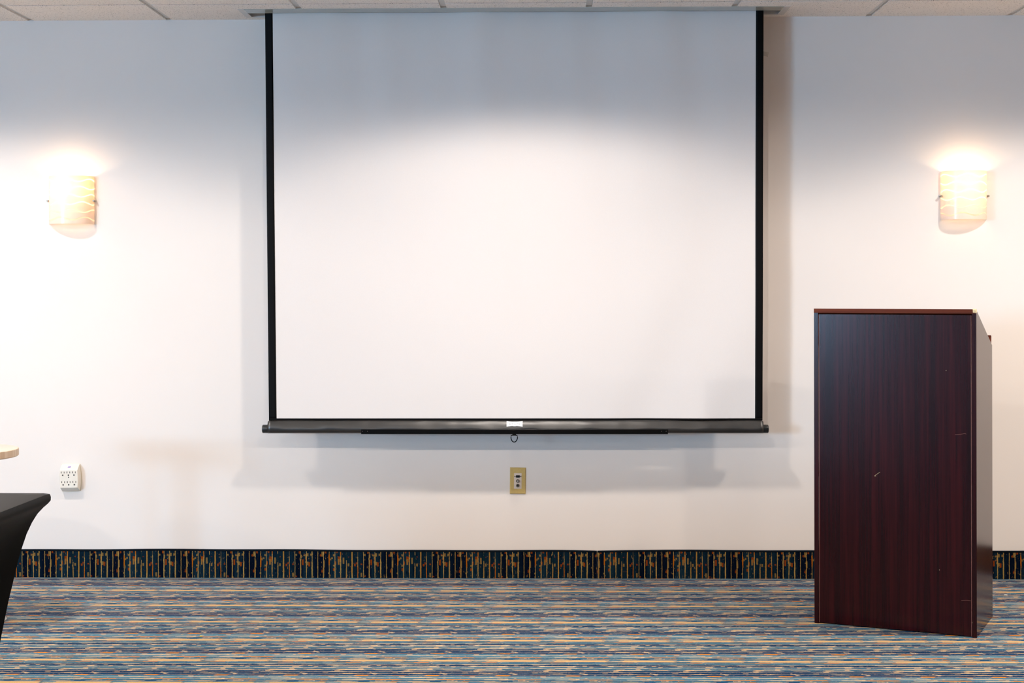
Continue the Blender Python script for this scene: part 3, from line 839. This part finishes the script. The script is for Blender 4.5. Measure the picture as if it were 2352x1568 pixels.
o = tag(obj('crumb', bm, 'yellow'), 'tiny yellow crumb on the carpet towards the lower left', 'litter'); o.location = (p.x, p.y, 0)

# ------------------------------------------------------------------ lights
def spot(name, x, y, e, col, size=147, blend=0.25, soft=0.045, down=False):
    l = bpy.data.lights.new(name, 'SPOT'); l.energy = e; l.color = col; l.spot_size = math.radians(size); l.spot_blend = blend; l.shadow_soft_size = soft
    if down:      # narrow fixture: throws most of its light downwards
        l.use_nodes = True; t = l.node_tree; em = t.nodes['Emission']
        tc = t.nodes.new('ShaderNodeTexCoord'); sx = t.nodes.new('ShaderNodeSeparateXYZ'); ab = t.nodes.new('ShaderNodeMath'); ab.operation = 'ABSOLUTE'
        t.links.new(tc.outputs['Normal'], sx.inputs[0]); t.links.new(sx.outputs[2], ab.inputs[0])
        t.links.new(ab.outputs[0], em.inputs['Strength'])
    o = bpy.data.objects.new(name, l); o.location = (x, y, H - .015); COL.objects.link(o)
DX = GX0 - T*1.5
WARM = (1.0, 0.895, 0.81)
RING = None
def ring(x, y):
    global RING
    if RING is None:
        t = thing('recessed_downlight', 'round white recessed downlight in the ceiling out of the picture', 'ceiling light', (x, y, H), 0, 'ceiling downlights')
        bm = bmesh.new(); lathe(bm, [(.062, -.001), (.085, -.001), (.083, -.006), (.064, -.004), (.062, -.001)], 40); obj('trim_ring', bm, 'can', t, autosmooth=40)
        bm = bmesh.new(); lathe(bm, [(.0, -.0015), (.062, -.0015), (.062, -.0005), (0, -.0005)], 40); obj('lens', bm, 'can', t)
        RING = t
    else: dup(RING, (x, y, H), 0, RING['label'])
DAY = 440.0
ROWS_E = (128.0, 68.0, 14.0, 7.0, 5.0)
COLK = {0: 1.12, 1: 0.88, 2: 1.25}
for k in range(-2, 5):
    for r in range(5):
        x, y = DX + 2.438*k, GY0 - T*(1.5 + 4*r)
        spot('downlight', x, y, ROWS_E[r]*(COLK.get(k, 1.0) if r == 0 else 1.07 - 0.07*k), WARM, 147 if r == 0 else 172, 0.25 if r == 0 else 0.1, 0.075 if r == 0 else 0.05, down=(r == 0)); ring(x, y)
for a, b, e, loc, rz in ((WF[0], WF[1], DAY*0.34, ((WF[0]+WF[1])/2, YF-.2, (WZ0+WZ1)/2), 0), (WL[0], WL[1], DAY*1.8, (XL-.2, (WL[0]+WL[1])/2, (WZ0+WZ1)/2), -PI/2)):
    l = bpy.data.lights.new('daylight', 'AREA'); l.shape = 'RECTANGLE'; l.size = b-a; l.size_y = WZ1-WZ0; l.energy = e; l.color = (0.38, 0.67, 1.0)
    o = bpy.data.objects.new('daylight', l); o.location = loc; o.rotation_euler = (PI/2, 0, rz); COL.objects.link(o)

w = bpy.data.worlds.new('daylit_sky'); SC.world = w; w.use_nodes = True
w.node_tree.nodes['Background'].inputs[0].default_value = (0.55, 0.72, 1.0, 1); w.node_tree.nodes['Background'].inputs[1].default_value = 1.0

# ------------------------------------------------------------------ camera
cd = bpy.data.cameras.new('camera'); cam = bpy.data.objects.new('camera', cd); COL.objects.link(cam)
cd.sensor_fit = 'HORIZONTAL'; cd.sensor_width = 36.0; cd.lens = F/2352*36.0
cd.shift_y = -(784.0 - HOR)/2352.0
cam.location = CAM
R = Matrix((RT, UP, -FW)).transposed().to_4x4()
cam.matrix_world = Matrix.Translation(CAM) @ R @ Matrix.Rotation(-ROLL, 4, 'Z')
cd.clip_start = 0.05
SC.camera = cam
vs = SC.view_settings
vs.view_transform = 'Standard'; vs.look = 'None'; vs.gamma = 1.0; vs.use_curve_mapping = False; vs.exposure = 0.50
SC.cycles.use_denoising = True
SC.cycles.max_bounces = 10; SC.cycles.diffuse_bounces = 6
